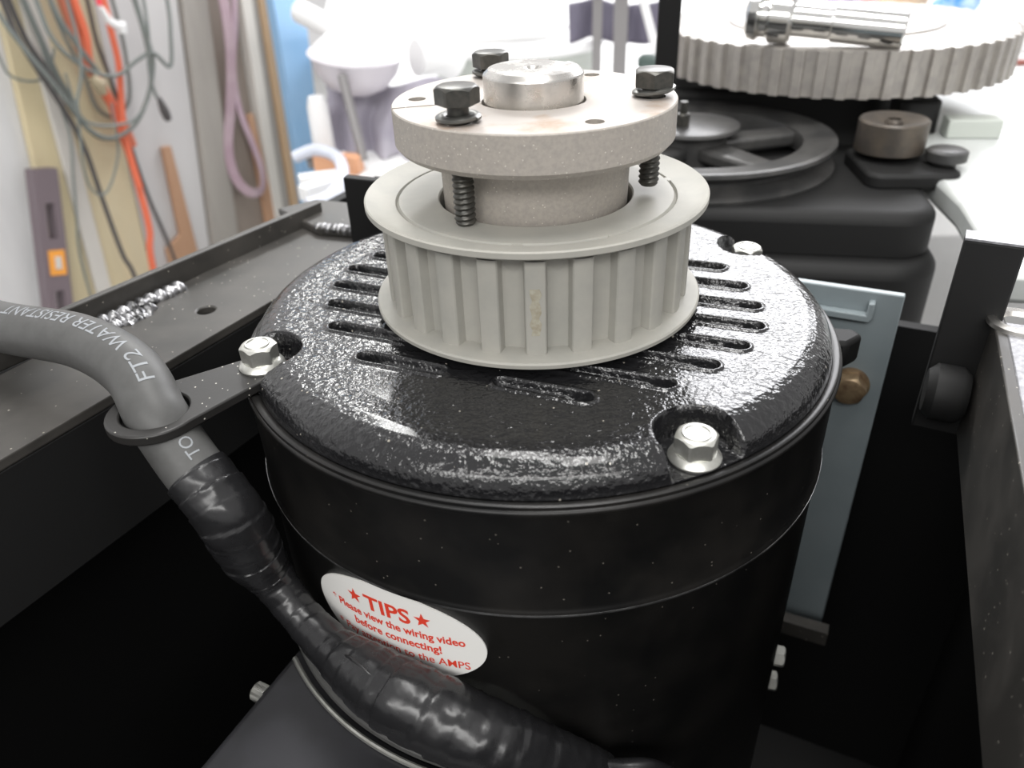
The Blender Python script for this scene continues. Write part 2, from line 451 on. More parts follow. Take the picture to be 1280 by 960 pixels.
# foot lug beside the mounting bracket
LB = fr(-24)
MB().prism([(8.6, 3.6), (9.35, 3.75), (9.75, 4.5), (9.4, 4.9), (8.0, 4.6)], -1.9, -0.9, LB).build('mounting_lug', M_black, motor, bevel=0.15)

# oval sticker on the shell
SKA, SKZ, SKR = radians(-117.0) * 9.33, -5.14, radians(3.5)
def on_shell(x, y, lift):
    xx = x * cos(SKR) - y * sin(SKR); yy = x * sin(SKR) + y * cos(SKR)
    th = (SKA + xx) / 9.33; r = 9.26 + lift
    return (r * cos(th), r * sin(th), SKZ + yy)
v = []; f = []; n = 72; ringsn = 14
for i in range(ringsn + 1):
    for k in range(n):
        t = 2 * pi * k / n; q = i / ringsn
        v.append(on_shell(2.88 * q * cos(t), 1.56 * q * sin(t), 0.012))
for k in range(n): v.append(on_shell(2.88 * cos(2 * pi * k / n), 1.56 * sin(2 * pi * k / n), -0.04))
for i in range(ringsn + 1):
    for k in range(n):
        l = (k + 1) % n; f.append((i * n + k, i * n + l, (i + 1) * n + l, (i + 1) * n + k))
stk = MB().add(v, f).build('oval_sticker', M_sticker, motor)
stk['label'] = 'white oval sticker with red lettering'
def print_line(body, size, x, y, align='CENTER', bold=0.004, sx=1.0):
    tv, tf = text_mesh(body, size, align, bold)
    vv = [on_shell(p[0] * sx + x, p[1] + y, 0.022) for p in tv]
    MB().add(vv, tf).build('sticker_print', M_red, stk, fix=False)
print_line('TIPS', 0.74, 0.0, 0.50, bold=0.018, sx=1.15)
print_line('* Please view the wiring video', 0.40, 0.05, 0.06, bold=0.010, sx=0.93)
print_line('before connecting!', 0.40, 0.1, -0.38, bold=0.010, sx=0.98)
print_line('* Pay attention to the AMPS', 0.40, 0.1, -0.84, bold=0.003, sx=0.98)
for cx in (-1.15, 1.15):
    pts = [(cx, 0.77)] + [(cx + (0.27 if k % 2 == 0 else 0.11) * sin(k * pi / 5), 0.77 + (0.27 if k % 2 == 0 else 0.11) * cos(k * pi / 5)) for k in range(10)]
    MB().add([on_shell(p[0], p[1], 0.022) for p in pts], [(0, 1 + k, 1 + (k + 1) % 10) for k in range(10)]).build('sticker_star', M_red, stk, fix=False)

# ================================================================== TIMING PULLEY
pul = thing('timing_pulley', (0, 0, 1.12), 'grey toothed timing belt pulley with two flanges on the motor shaft', 'pulley')
NT = 23; ph0 = -98.5; v = []; f = []; ring = []
for k in range(NT):
    g = ph0 + 360 / NT * k; st = 360 / NT
    # groove floor, flank, land, flank
    for a, r in ((-0.235, 4.29), (-0.12, 4.255), (0.0, 4.25), (0.12, 4.255), (0.235, 4.29), (0.275, 4.56), (0.30, 4.60), (0.36, 4.62), (0.5, 4.625), (0.64, 4.62), (0.70, 4.60), (0.725, 4.56)):
        ring.append((r * cos(radians(g + a * st)), r * sin(radians(g + a * st))))
n = len(ring)
for z in (1.2, 4.05):
    v += [(p[0], p[1], z) for p in ring]
f = [(k, (k + 1) % n, n + (k + 1) % n, n + k) for k in range(n)]
MB().add(v, f).build('toothed_rim', M_pulley, pul, sharp=24)
# stain on one tooth land
v = []; f = []
for i in range(9):
    z = 1.95 + 1.35 * i / 8
    for j in range(5):
        a = ph0 + 360 / NT * (0.40 + 0.20 * (j / 4) + 0.035 * sin(i * 2.3 + j)); v.append((4.631 * cos(radians(a)), 4.631 * sin(radians(a)), z))
for i in range(8):
    for j in range(4): f.append((i * 5 + j, i * 5 + j + 1, (i + 1) * 5 + j + 1, (i + 1) * 5 + j))
MB().add(v, f).build('tooth_stain', M_pulley_land, pul, fix=False)
MB().lathe([(2.9, 1.14), (4.4, 1.12), (4.98, 1.12), (5.03, 1.16), (5.04, 1.27), (5.0, 1.32), (4.6, 1.36), (4.1, 1.42), (2.9, 1.42)], 160, close=True).build('flange', M_pulley, pul, sharp=40)
MB().lathe([(2.86, 3.3), (2.86, 4.27), (2.90, 4.31), (4.05, 4.31), (4.09, 4.24), (4.13, 4.20), (4.16, 4.30), (4.22, 4.315), (4.62, 4.33), (4.94, 4.46), (5.01, 4.485), (5.05, 4.45), (5.05, 4.30), (5.01, 4.265), (4.7, 4.12), (4.5, 4.02), (4.3, 3.98), (4.2, 3.3)], 160, close=True).build('flange', M_pulley, pul, sharp=40)
# staked marks on the crimp line
for a in (-61, -97, 12):
    c = pol(4.13, a, 4.245)
    MB().lathe([(0.02, 0), (0.17, 0), (0.15, 0.055), (0.02, 0.07)], 16, c).build('stake_mark', M_pulley, pul)

# ================================================================== BUSHING
bu = thing('split_taper_bushing', (0, 0, 4.25), 'flanged steel taper bushing clamped around the shaft above the grey pulley', 'bushing')
qd = MB().lathe([(1.46, 3.6), (2.70, 3.6), (2.76, 5.80), (2.80, 5.88), (3.84, 5.88), (3.97, 6.03), (3.97, 6.985), (3.94, 7.02), (1.62, 7.02), (1.47, 6.93)], 192, close=True).build('bushing_body', M_bush, bu)
qd.data.materials.append(M_bush_top)
cut = MB()
for a in (-63, 57, 177): cut.lathe([(0.25, 6.2), (0.25, 8)], 24, pol(3.3, a))
boolean(qd, cut)
cut = MB()
for a, r in ((-126.5, 3.2), (-6.5, 3.3), (113.5, 3.3)): cut.lathe([(0.34, 5.0), (0.34, 8)], 24, pol(r, a))
boolean(qd, cut)
cut = MB().box(1.2, 5, -0.05, 0.05, 3.0, 8, fr(193)); boolean(qd, cut)
for p in qd.data.polygons:
    if p.normal.z > 0.9 and p.center.z > (6.9 - 4.25) * S: p.material_index = 1

# ================================================================== JACK BOLTS AND LOCK WASHERS
def jack_bolt(c, zh, ztip, rot, label):
    t = thing('hex_bolt', (c.x, c.y, ztip), label, 'bolt', 'black bolts through the bushing flange')
    mb = MB(); hex_head(mb, (c.x, c.y, 0), 0.585, zh, zh + 0.44, rot)
    mb.lathe([(0.02, zh - 0.03), (0.44, zh - 0.03), (0.46, zh + 0.02), (0.02, zh + 0.02)], 32, (c.x, c.y, 0))
    mb.build('bolt_head', M_oxide, t, sharp=28)
    # threaded shank: a helical ridge
    v = []; f = []; n = 24; pitch = 0.15; steps = int((zh - 0.05 - ztip) / 0.019)
    for i in range(steps + 1):
        z = ztip + (zh - 0.05 - ztip) * i / steps
        for k in range(n):
            th = 2 * pi * k / n; w = ((z / pitch) - k / n) % 1
            r = 0.245 + 0.055 * (1 - abs(2 * w - 1)) ** 0.8
            if z > zh - 0.45: r = 0.28
            if z < ztip + 0.08: r = min(r, 0.22 + 0.9 * (z - ztip))
            v.append((c.x + r * cos(th), c.y + r * sin(th), z))
    for i in range(steps):
        for k in range(n):
            l = (k + 1) % n; f.append((i * n + k, i * n + l, (i + 1) * n + l, (i + 1) * n + k))
    f += [tuple(reversed(range(n))), tuple(range(steps * n, (steps + 1) * n))]
    MB().add(v, f).build('threaded_shank', M_oxide, t, sharp=30)
    return t
def lock_washer(c, z, label, tilt=(0, 0), gap=200):
    v = []; f = []; n = 64; N = 8
    for i in range(n + 1):
        th = radians(gap) + 2 * pi * (i / n) * 0.985
        lift = 0.05 * i / n
        for k in range(N):
            a = 2 * pi * (k + 0.5) / N
            rr = 0.455 + 0.135 * cos(a) * 1.05; zz = z + 0.085 + 0.085 * sin(a) + lift
            x, y = rr * cos(th), rr * sin(th)
            v.append((c.x + x, c.y + y, zz + x * tilt[0] + y * tilt[1] + 0.6 * hypot(*tilt)))
    for i in range(n):
        for k in range(N):
            l = (k + 1) % N; f.append((i * N + k, i * N + l, (i + 1) * N + l, (i + 1) * N + k))
    f += [tuple(range(N)), tuple(range(n * N, (n + 1) * N))]
    return tag(MB().add(v, f).build('lock_washer', M_washer, sharp=50), label, 'washer', 'lock washers under the black bolts')
cA, cB, cC = pol(3.2, -126.5), pol(3.3, -6.5), pol(3.3, 113.5)
jack_bolt(cA, 7.48, 4.33, 6, 'black hex bolt lifted clear of its lock washer, next to the slit in the bushing')
jack_bolt(cB, 7.30, 4.55, 24, 'black hex bolt at the flange edge on the V-belt pulley side')
jack_bolt(cC, 7.32, 4.33, 3, 'black hex bolt on the flange side facing the white drum')
lock_washer(cA, 7.02, 'spring lock washer lying loose under the lifted bolt by the slit', (0.03, 0.02), 330)
lock_washer(cB, 7.02, 'spring lock washer tilted under the bolt on the V-belt pulley side', (0.10, -0.03), 80)
lock_washer(cC, 7.02, 'spring lock washer under the bolt facing the white drum', (-0.05, 0.0), 120)

# ================================================================== CABLE CLAMP
RC = Vector((-10.38, -5.50, 0)); BC = pol(8.72, -158)
d = (BC - RC).normalized(); pn = Vector((-d.y, d.x, 0))
outl = []
for k in range(25):
    a = radians(68 + (360 - 136) * k / 24)
    q = RC + d * (1.28 * cos(a)) + pn * (1.28 * sin(a)); outl.append((q.x, q.y))
for k in range(13):
    a = radians(-90 + 180 * k / 12)
    q = BC + d * (0.72 * cos(a)) + pn * (0.72 * sin(a)); outl.append((q.x, q.y))
cl = MB().prism(outl, 0.12, 0.42).build('cable_clamp', M_clamp, sharp=40)
boolean(cl, MB().lathe([(0.90, -1), (0.90, 2)], 48, (RC.x, RC.y, 0)))
b = cl.modifiers.new('bevel', 'BEVEL'); b.width = 0.05 * S; b.segments = 2; b.limit_method = 'ANGLE'; b.angle_limit = radians(50)
tag(cl, 'black steel plate with an eye that holds the grey cable to the motor', 'cable clamp')
nut = MB(); hex_head(nut, (RC.x - 0.55, RC.y - 0.85, 0), 0.3, -0.1, 0.12, 0)

# ================================================================== POWER CABLE
cable = thing('power_cable', (-10.38, -5.5, -10), 'thick grey rubber power cable with pale print, taped black along the motor', 'cable')
P1 = [(-27.0, 3.2, 0.75), (-21.0, 0.8, 0.72), (-17.1, -1.05, 0.74), (-13.5, -2.85, 1.12), (-11.35, -4.35, 0.95), (-10.38, -5.50, 0.27), (-9.95, -5.85, -0.35), (-9.40, -6.3, -0.95), (-8.85, -6.68, -1.5), (-8.45, -6.93, -2.1)]
path = spline(P1, 16)
MB().tube(path, 0.81, 36).build('rubber_sheath', M_rubber, cable)
# tape wound sleeve: radius changes along the run, with the overlapping edge of each turn
def cylpt(deg, r, z): return tuple(pol(r, deg, z))
P2 = [(-9.28, -6.39, -1.05, 0.86), (-8.85, -6.68, -1.5, 0.88), (-8.45, -6.93, -2.05, 0.90), (-8.26, -6.93, -2.8, 0.90), (-8.12, -6.85, -3.7, 0.84), (-7.75, -6.85, -4.7, 0.62), (-7.0, -7.38, -5.55, 0.56), (-6.1, -8.12, -5.9, 0.62), (-5.3, -8.72, -6.05, 0.80), (-4.3, -9.36, -6.2, 0.96), (-3.4, -9.8, -6.35, 1.02), (-1.5, -10.3, -7.05, 1.0), (0.1, -10.25, -8.0, 0.8), (1.6, -9.95, -9.2, 0.58)]
tp = spline(P2, 22)
rnd = [random.uniform(0.985, 1.015) for _ in range(40)]
def tapemod(L, t, i):
    w = (L / 0.48 + t / (2 * pi)); k = int(w) % 40; fr_ = w - int(w)
    return (1 + 0.035 * (1 - fr_) * 1.0) * rnd[k] * (1 + 0.015 * sin(3 * t + 5 * L) * sin(2.1 * L + t) + 0.01 * sin(9 * L + 2 * t))
MB().tube([p[:3] for p in tp], [p[3] for p in tp], 48, tapemod).build('tape_wrap', M_tape, cable, sharp=40)
# loose tape end and terminal leads below
v = []; f = []
fl = spline([(-5.65, -8.75, -5.6), (-5.3, -9.05, -5.22), (-4.9, -9.35, -5.16), (-4.5, -9.65, -5.34)], 6)
for p in fl: v += [(p[0], p[1], p[2]), (p[0] + 0.1, p[1] - 0.16, p[2] - 0.5)]
f = [(2 * i, 2 * i + 1, 2 * i + 3, 2 * i + 2) for i in range(len(fl) - 1)]
o = MB().add(v, f).build('tape_end', M_tape, cable, fix=False)
md = o.modifiers.new('t', 'SOLIDIFY'); md.thickness = 0.02 * S
for q in ([(1.0, -10.1, -8.5), (1.9, -10.05, -8.75), (2.8, -9.95, -8.9), (3.5, -9.75, -9.6)], [(1.2, -10.2, -9.2), (2.0, -10.3, -9.4), (2.8, -10.2, -9.9)]):
    MB().tube(spline(q, 8), 0.24, 12).build('lead', M_tape, cable)
# print along the sheath
PV = [Vector(p) for p in path]; CL = [0.0]
for i in range(1, len(PV)): CL.append(CL[-1] + (PV[i] - PV[i - 1]).length)
def at_len(L):
    for i in range(1, len(CL)):
        if CL[i] >= L:
            t = (L - CL[i - 1]) / (CL[i] - CL[i - 1]); return PV[i - 1].lerp(PV[i], t), (PV[i] - PV[i - 1]).normalized()
    return PV[-1], (PV[-1] - PV[-2]).normalized()
def len_at(pt): return min(zip(CL, PV), key=lambda q: (q[1] - Vector(pt)).length)[0]
def cable_text(body, size, L0, off, sx=1.0):
    tv, tf = text_mesh(body, size, 'LEFT', 0.0)
    vv = []
    for x, y in tv:
        p, t = at_len(L0 - x * sx)          # reads from the clamp towards the free end
        a, ta = at_len(L0 - x * sx - 0.3); b2, tb2 = at_len(L0 - x * sx + 0.3)
        t = (b2 - a).normalized()
        g = Vector((0.25, -0.45, 1)); g = (g - t * g.dot(t)).normalized(); bb = t.cross(g)
        th = (y + off) / 0.81
        vv.append(p + (g * cos(th) + bb * sin(th)) * 0.818)
    MB().add(vv, tf).build('cable_print', M_print, cable, fix=False)
LC = len_at((-10.38, -5.50, 0.27))
cable_text('FT2 WATER RESISTANT', 0.62, LC - 0.55, -0.34, 1.05)
cable_text('TO', 0.50, LC + 1.80, -0.30, 1.0)

# ================================================================== MACHINE FRAME
frame = thing('machine_frame', (0, 0, -40), 'black welded steel frame box around the motor', 'machine frame')
LR = fr(63.2)       # left rail direction
A = Vector((-15.06, -5.77, 0))
# shelf with the bolt hole is cut below
ro = MB().box(-26, 20.5, 0.0, 4.5, -1.35, -1.0, LR, A).build('rail_top', M_rail, frame, sharp=30)
boolean(ro, MB().lathe([(0.34, -3), (0.34, 1)], 32, (-12.44, 3.31, 0)))
b = ro.modifiers.new('bevel', 'BEVEL'); b.width = 0.07 * S; b.segments = 2; b.limit_method = 'ANGLE'; b.angle_limit = radians(60)
MB().box(-26, 20.5, 0.02, 0.35, -5.9, -1.36, LR, A).build('rail_face', M_cast, frame, bevel=0.06)  # same rail, darker black than the shelf: the face's shade is in its colour
# outer lip, a little askew as it was welded
LP = fr(58.3); A2 = Vector((-17.0, 1.5, 0))
MB().box(-24, 13.2, 0.0, 0.35, -1.3, -0.15, LP, A2).build('rail_lip', M_rail, frame, bevel=0.06)
# corner plate and cross member
MB().prism([(-12.4, 13.3), (-9.9, 10.6), (-6.2, 9.6), (-4.0, 11.6), (-8.2, 13.6), (-10.8, 14.5)], -1.0, -0.62).build('corner_plate', M_rail, frame, bevel=0.08)
MB().box(-1.2, 4.5, 0.0, 0.5, -5.9, -1.0, fr(-24), Vector((-11.0, 13.9, 0))).build('cross_rail', M_rail, frame, bevel=0.06)
# upright tab behind the pulley
MB().prism([(0, -1), (2.9, -1), (2.9, 1.75), (0, 1.95)], 0, 0.5, (Vector((cos(radians(-10)), sin(radians(-10)), 0)), Vector((0, 0, 1)), Vector((sin(radians(-10)), -cos(radians(-10)), 0))), Vector((-8.0, 10.0, 0))).build('upright_tab', M_black, frame, bevel=0.05)
# weld beads
def weld(p0, p1, r, n=9):
    p0, p1 = Vector(p0), Vector(p1); mb = MB(); P = []
    for i in range(n * 4 + 1):
        t = i / (n * 4); P.append(p0.lerp(p1, t) + Vector((random.uniform(-.03, .03), random.uniform(-.03, .03), 0)))
    mb.tube(P, [r * (0.75 + 0.3 * abs(sin(i * pi / 4))) for i in range(len(P))], 10)
    return mb.build('weld_bead', M_weld, frame, sharp=60)
weld((-16.0, 2.2, -1.0), (-14.1, 5.3, -1.0), 0.36)
weld((-15.5, 2.0, -1.08), (-14.6, 3.6, -1.08), 0.34)
weld((-15.0, 2.2, -1.12), (-14.5, 3.2, -1.12), 0.26, 5)
weld((-12.6, 9.4, -1.0), (-11.8, 10.9, -1.0), 0.40, 5)
weld((-10.0, 10.9, -0.75), (-7.6, 10.2, -0.75), 0.26)
weld((-8.6, 12.6, -0.65), (-6.4, 11.0, -0.65), 0.28)
# right rail
RR = fr(67.9); B0 = Vector((13.82, -1.81, 0))
MB().box(-22, 6.0, -0.35, 0.0, -4.4, -0.02, (RR[0], RR[1], RR[2]), B0).build('rail_face', M_rail, frame, bevel=0.05)
MB().box(-22, 1.2, -7.0, -0.3, -0.4, 0.0, RR, B0).build('rail_top', M_railtop, frame, bevel=0.05)
# floor, back and sides of the well, black panels added to keep it dark
MB().box(-32, 14.8, -18, 17, -36, -35, fr(65)).build('well_floor', M_black, frame)
MB().box(-32, -31.4, -18, 17, -35, -4, fr(65)).build('well_light_blocker', M_black, frame)  # unseen panel added to keep light from the front out of the well
MB().box(-32, 14.8, 16.2, 16.8, -35, -1.4, fr(65)).build('well_side', M_black, frame)
MB().box(-32, 14.8, -17.6, -17, -35, -3.2, fr(65)).build('well_side', M_black, frame)
MB().box(14.2, 14.8, -17, 16.2, -35, -5, fr(65)).build('well_back', M_black, frame)
# square post bolted to the right rail
MB().box(0, 1.65, 0.0, 0.7, -4.5, 2.42, fr(-27), Vector((13.05, 0.0, 0))).build('square_post', M_cast, frame, bevel=0.06)
MB().box(0.0, 1.67, -0.02, 0.72, 2.43, 2.5, fr(-27), Vector((13.05, 0.0, 0))).build('post_cap', M_railtop, frame)
# round boss in the rail top
MB().lathe([(0.55, -0.02), (0.62, 0.12), (0.78, 0.16), (0.92, 0.10), (0.95, -0.02)], 40, (14.95, -0.95, 0), close=True).build('rail_bushing', M_shaft, frame)
MB().lathe([(0.02, 0), (0.75, 0), (0.95, 0.25), (0.95, 1.0), (0.7, 1.25), (0.02, 1.3)], 40, (13.95, -1.1, -2.6), (fr(-24)[1], Vector((0, 0, 1)), -fr(-24)[0])).build('round_plug', M_cast, frame, sharp=40)
# skid bar low beside the bracket
MB().box(7.2, 11.2, 7.0, 7.6, -18.4, -17.6, fr(-24)).build('cross_bar', M_rail, frame)

# ================================================================== MOTOR BRACKET
BF = (fr(-24)[0], Vector((0, 0, 1)), -fr(-24)[1])     # along, up, towards the camera side
BO = fr(-24)[1] * 8.9
br = thing('mounting_bracket', tuple(BO + Vector((0, 0, -17))), 'blue-grey painted steel mounting bracket standing beside the motor', 'bracket')
MB().box(5.0, 10.92, -19.0, -1.30, -0.35, 0.0, BF, BO).build('back_plate', M_bluegrey, br, bevel=0.05)
MB().prism([(5.0, -2.12), (9.75, -2.12), (9.75, -1.62), (9.98, -1.58), (10.0, -2.2), (9.9, -2.4), (5.0, -2.4)], 0.0, 0.42, BF, BO).build('front_lip', M_bluegrey, br, bevel=0.05)
c = BO + BF[0] * 9.75 + Vector((0, 0, -5.35)) + BF[2] * 0.0
rb = MB().lathe([(0.02, 0), (0.72, 0), (0.74, 0.12), (0.60, 0.16), (0.60, 0.16)], 36, c, BF)
n0 = MB(); hex_head(n0, c, 0.66, 0.12, 0.75, 10, BF); rb.add(n0.v, n0.f)
tag(rb.build('bracket_bolt', M_rust, sharp=28), 'brassy rusty hex bolt in the blue-grey mounting bracket', 'bolt')
c = BO + BF[0] * 8.9 + Vector((0, 0, -10.6))
MB().box(-0.1, 0.3, -1.0, 1.0, 0.0, 0.2, BF, c).build('shim', M_zinc, br, bevel=0.05)

# ================================================================== BELT DRIVE BEHIND
# black gearbox casting
gb = thing('gearbox_casting', (15, 18, -30), 'rounded black gearbox casting behind the motor', 'casting')
def rounded(x0, x1, y0, y1, r, n=8):
    out = []
    for cx, cy, a0 in ((x1 - r, y1 - r, 0), (x0 + r, y1 - r, 90), (x0 + r, y0 + r, 180), (x1 - r, y0 + r, 270)):
        for k in range(n + 1):
            a = radians(a0 + 90 * k / n); out.append((cx + r * cos(a), cy + r * sin(a)))
    return out
GF = fr(-10)
MB().prism(rounded(-12, 6.3, 0, 14, 2.6), -30, -4.4, GF, Vector((13.8, 13.6, 0))).build('casting_body', M_cast, gb, bevel=0.7, bseg=4)
MB().prism(rounded(-11.5, 5.9, 1.2, 14, 2.0), -4.9, -2.1, GF, Vector((13.8, 13.6, 0))).build('casting_cover', M_cast, gb, bevel=0.6, bseg=4)
MB().prism(rounded(0.2, 5.0, 0, 5.4, 0.8), -2.2, -1.35, fr(-4), Vector((17.3, 18.0, 0))).build('bearing_plate', M_cast, gb, bevel=0.2)
MB().prism(rounded(-3, 13.6, 0, 9, 2.0), -30, 0.15, fr(-8), Vector((10.5, 32.6, 0))).build('rear_housing', M_cast, gb, bevel=0.5, bseg=3)
MB().prism(rounded(0, 2.4, 0, 3, 0.6), -6, 0.35, fr(-8), Vector((22.2, 26.6, 0))).build('belt_guard_stub', M_cast, gb, bevel=0.2)
for x, y in ((11.0, 17.0), (12.9, 18.2)):
    MB().lathe([(0.02, -6), (0.38, -6), (0.38, -2.3), (0.02, -2.3)], 16, (x, y, 0)).build('adjuster_stud', M_zinc, gb)
# collar and bolt on the bearing plate
c = (19.6, 21.3, -1.05)
nu = MB().lathe([(0.35, 1.72), (0.45, 1.6), (0.45, 1.45), (1.5, 1.72), (1.72, 1.75), (1.82, 1.65), (1.82, 0.1), (1.7, 0), (0.35, 0)], 48, c, close=True)
tag(nu.build('shaft_collar', mat('brown_worn_steel', (0.085, 0.075, 0.066), 0.4, metal=0.5, col2=(0.14, 0.115, 0.09), nscale=60), sharp=40), 'brown worn steel collar on top of the black casting', 'collar')
bt = MB().lathe([(0.02, 0.55), (0.9, 0.55), (1.05, 0.45), (1.05, 0), (0.02, 0)], 32, (22.0, 19.6, -1.1))
bt.lathe([(0.02, 0), (0.6, 0), (0.6, -1), (0.02, -1)], 20, (22.0, 19.6, -1.1))
tag(bt.build('round_bolt', M_vpul, sharp=40), 'flat round headed dark bolt beside the brown collar', 'bolt')
# V belt pulley
VC = Vector((9.2, 24.2, 0))
vp = thing('v_belt_pulley', (VC.x, VC.y, -2.1), 'black spoked V-belt pulley lying flat under the large toothed pulley', 'pulley')
MB().lathe([(6.3, -0.7), (7.7, -0.55), (7.95, -0.48), (8.12, -0.55), (8.15, -0.75), (7.95, -0.85), (7.2, -1.25), (7.2, -1.45), (7.95, -1.85), (8.15, -1.95), (8.12, -2.1), (7.8, -2.15), (6.6, -2.0), (6.3, -1.8)], 128, VC, close=True).build('grooved_rim', M_vpul, vp, sharp=40)
for k in range(5):
    a = 12 + 72 * k
    MB().prism([(1.5, -1.0), (6.5, -0.75), (6.5, 0.75), (1.5, 1.0)], -1.7, -0.85, fr(a), VC).build('spoke', M_vpul, vp, bevel=0.25, bseg=3)
MB().lathe([(0.02, 0.05), (2.5, 0.05), (2.75, -0.02), (2.8, -0.2), (2.1, -0.45), (2.1, -2.0), (0.02, -2.0)], 64, VC).build('hub_disc', M_vpul, vp, sharp=40)
MB().lathe([(0.02, -2), (0.9, -2), (0.9, -12), (0.02, -12)], 32, VC).build('jackshaft', M_vpul, vp)
# upright black bar and its nut
bar = MB().box(-0.58, 0.58, -0.22, 0.22, 0.05, 9.0, fr(-5), Vector((7.12, 22.0, 0)))
tag(bar.build('upright_bar', M_black, bevel=0.04), 'slim flat black bar standing upright behind the bushing', 'bar')
nt = MB(); hex_head(nt, (8.55, 23.6, 0), 0.42, 0.05, 0.75, 10); nt.lathe([(0.02, 0.7), (0.22, 0.7), (0.22, 1.4), (0.02, 1.4)], 16, (8.55, 23.6, 0))
tag(nt.build('hub_nut', M_oxide, sharp=28), 'small black nut on the hub of the V-belt pulley', 'nut')
# large timing pulley
GC = Vector((20.4, 35.6, 0)); GR = 11.35
gp = thing('large_timing_pulley', (GC.x, GC.y, 1.0), 'large pale toothed timing pulley lying flat with a chrome tool on top', 'pulley')
ring = []; NG = 56
for k in range(NG):
    g = 360 / NG * k + 2; st = 360 / NG
    for a, r in ((-0.24, GR - 0.30), (0.0, GR - 0.33), (0.24, GR - 0.30), (0.29, GR - 0.03), (0.34, GR), (0.66, GR), (0.71, GR - 0.03)):
        ring.append((GC.x + r * cos(radians(g + a * st)), GC.y + r * sin(radians(g + a * st))))
n = len(ring); inner = []
v = [(p[0], p[1], 1.0) for p in ring] + [(p[0], p[1], 3.58) for p in ring] + [(GC.x + (p[0] - GC.x) * 0.985, GC.y + (p[1] - GC.y) * 0.985, 3.62) for p in ring]
f = [(k, (k + 1) % n, n + (k + 1) % n, n + k) for k in range(n)] + [(n + k, n + (k + 1) % n, 2 * n + (k + 1) % n, 2 * n + k) for k in range(n)] + [tuple(range(2 * n, 3 * n)), tuple(reversed(range(n)))]
MB().add(v, f).build('toothed_rim', M_gear, gp, sharp=24)
MB().lathe([(0.02, 3.6), (6.9, 3.6), (6.8, 3.75), (6.5, 3.78), (0.02, 3.78)], 96, GC).build('hub_plate', M_gear, gp, sharp=30)
MB().lathe([(0.02, 0.16), (3.2, 0.16), (3.2, 1.05), (0.02, 1.05)], 48, GC).build('hub', M_vpul, gp)
# chrome tool: round ringed head with a bar
tool = thing('chrome_shaft_tool', (17, 30, 3.8), 'polished chrome cross handle lying on the large toothed pulley', 'tool')
ax = Vector((0.918, -0.39, -0.07)).normalized(); p0 = Vector((14.2, 27.7, 5.02)); sd = Vector((-ax.y, ax.x, 0)).normalized()
HX = (sd, ax.cross(sd), ax)
MB().lathe([(0.02, -1.6), (0.95, -1.6), (1.25, -1.4), (1.32, -0.9), (1.1, -0.7), (1.1, -0.35), (1.34, -0.15), (1.34, 0.9), (1.1, 1.1), (0.02, 1.1)], 48, p0, HX).build('tool_head', M_chrome, tool, sharp=35)
MB().lathe([(0.02, 0.9), (0.88, 0.9), (0.88, 3.2), (0.98, 3.3), (0.98, 7.0), (0.88, 7.12), (0.02, 7.12)], 40, p0, HX).build('tool_bar', M_chrome, tool, sharp=35)
# bright iron table beyond
tb_ = MB().prism([(22.5, 34), (20.6, 14.5), (18.6, 6.2), (26, 4.5), (34, 24), (40, 44), (30, 46)], -3.0, -1.6)
tag(tb_.build('iron_table', M_castwhite, bevel=0.3), 'bright pale iron table top beside the black casting', 'table')
gbk = MB().box(0, 3.0, 0, 1.4, -1.6, -0.5, fr(-8), Vector((24.6, 25.2, 0)))
tag(gbk.build('pale_block', M_green, bevel=0.1), 'small pale greenish block on the bright iron table', 'block')

# ================================================================== THINGS ON AND AGAINST THE LEFT WALL
def board(name, poly, q0, q1, m, label, cat, group=None):
    return tag(MB().prism(poly, q0, q1, WF, W0).build(name, m, bevel=0.15), label, cat, group)
board('plywood_sheet', [(85.5, 12), (101.5, 12), (92.5, -84), (72.0, -84)], 0.1, 1.4, M_ply, 'yellowish plywood sheet leaning against the wall behind the coiled cords', 'plywood')
board('narrow_plank', [(87.8, 12), (91.0, 12), (83.0, -84), (80.0, -84)], 1.5, 2.3, M_pale, 'narrow pale plank leaning in front of the yellowish plywood', 'plank')
board('hardboard_sheet', [(101.9, 12), (121.0, 12), (106.5, -84), (93.0, -84)], 0.1, 1.2, M_whiteboard, 'flat white panel between the plywood and the grey board', 'panel')
board('grey_board', [(121.4, 12), (127.5, 12), (115.0, -84), (107.0, -84)], 0.1, 2.0, M_greyboard, 'weathered grey board next to the white panel', 'board')
board('dark_board', [(128.0, 12), (134.3, 12), (128.5, -84), (115.5, -84)], 0.1, 1.0, mat('dim_brown_board', (0.25, 0.21, 0.18), 0.6), 'dim brown board behind the mauve strap', 'board')
board('brown_lath', [(129.6, -27), (131.2, -27), (132.4, -84), (127.0, -84)], 1.1, 2.2, M_brown, 'short brown lath standing behind the mauve strap', 'lath')
board('pale_stud', [(134.9, 12), (138.0, 12), (131.8, -84), (129.0, -84)], 0.1, 2.6, M_pale, 'pale upright stud next to the grey strip near the blue post', 'stud')
board('grey_strip', [(138.2, 12), (140.0, 12), (135.5, -84), (132.2, -84)], 0.1, 1.8, M_greyboard, 'thin grey strip between the pale stud and the brown edge strip', 'strip')
board('brown_edge_strip', [(140.2, 12), (141.8, 12), (139.0, -84), (136.5, -84)], 0.1, 2.4, mat('light_brown_wood', (0.52, 0.36, 0.22), 0.5), 'light brown wooden strip along the blue post', 'strip')
board('blue_post', [(142.0, 40), (154.5, 40), (145.0, -84.8), (139.4, -84.8)], 0.2, 4.5, M_blue, 'sky blue painted post at the end of the wall', 'post')

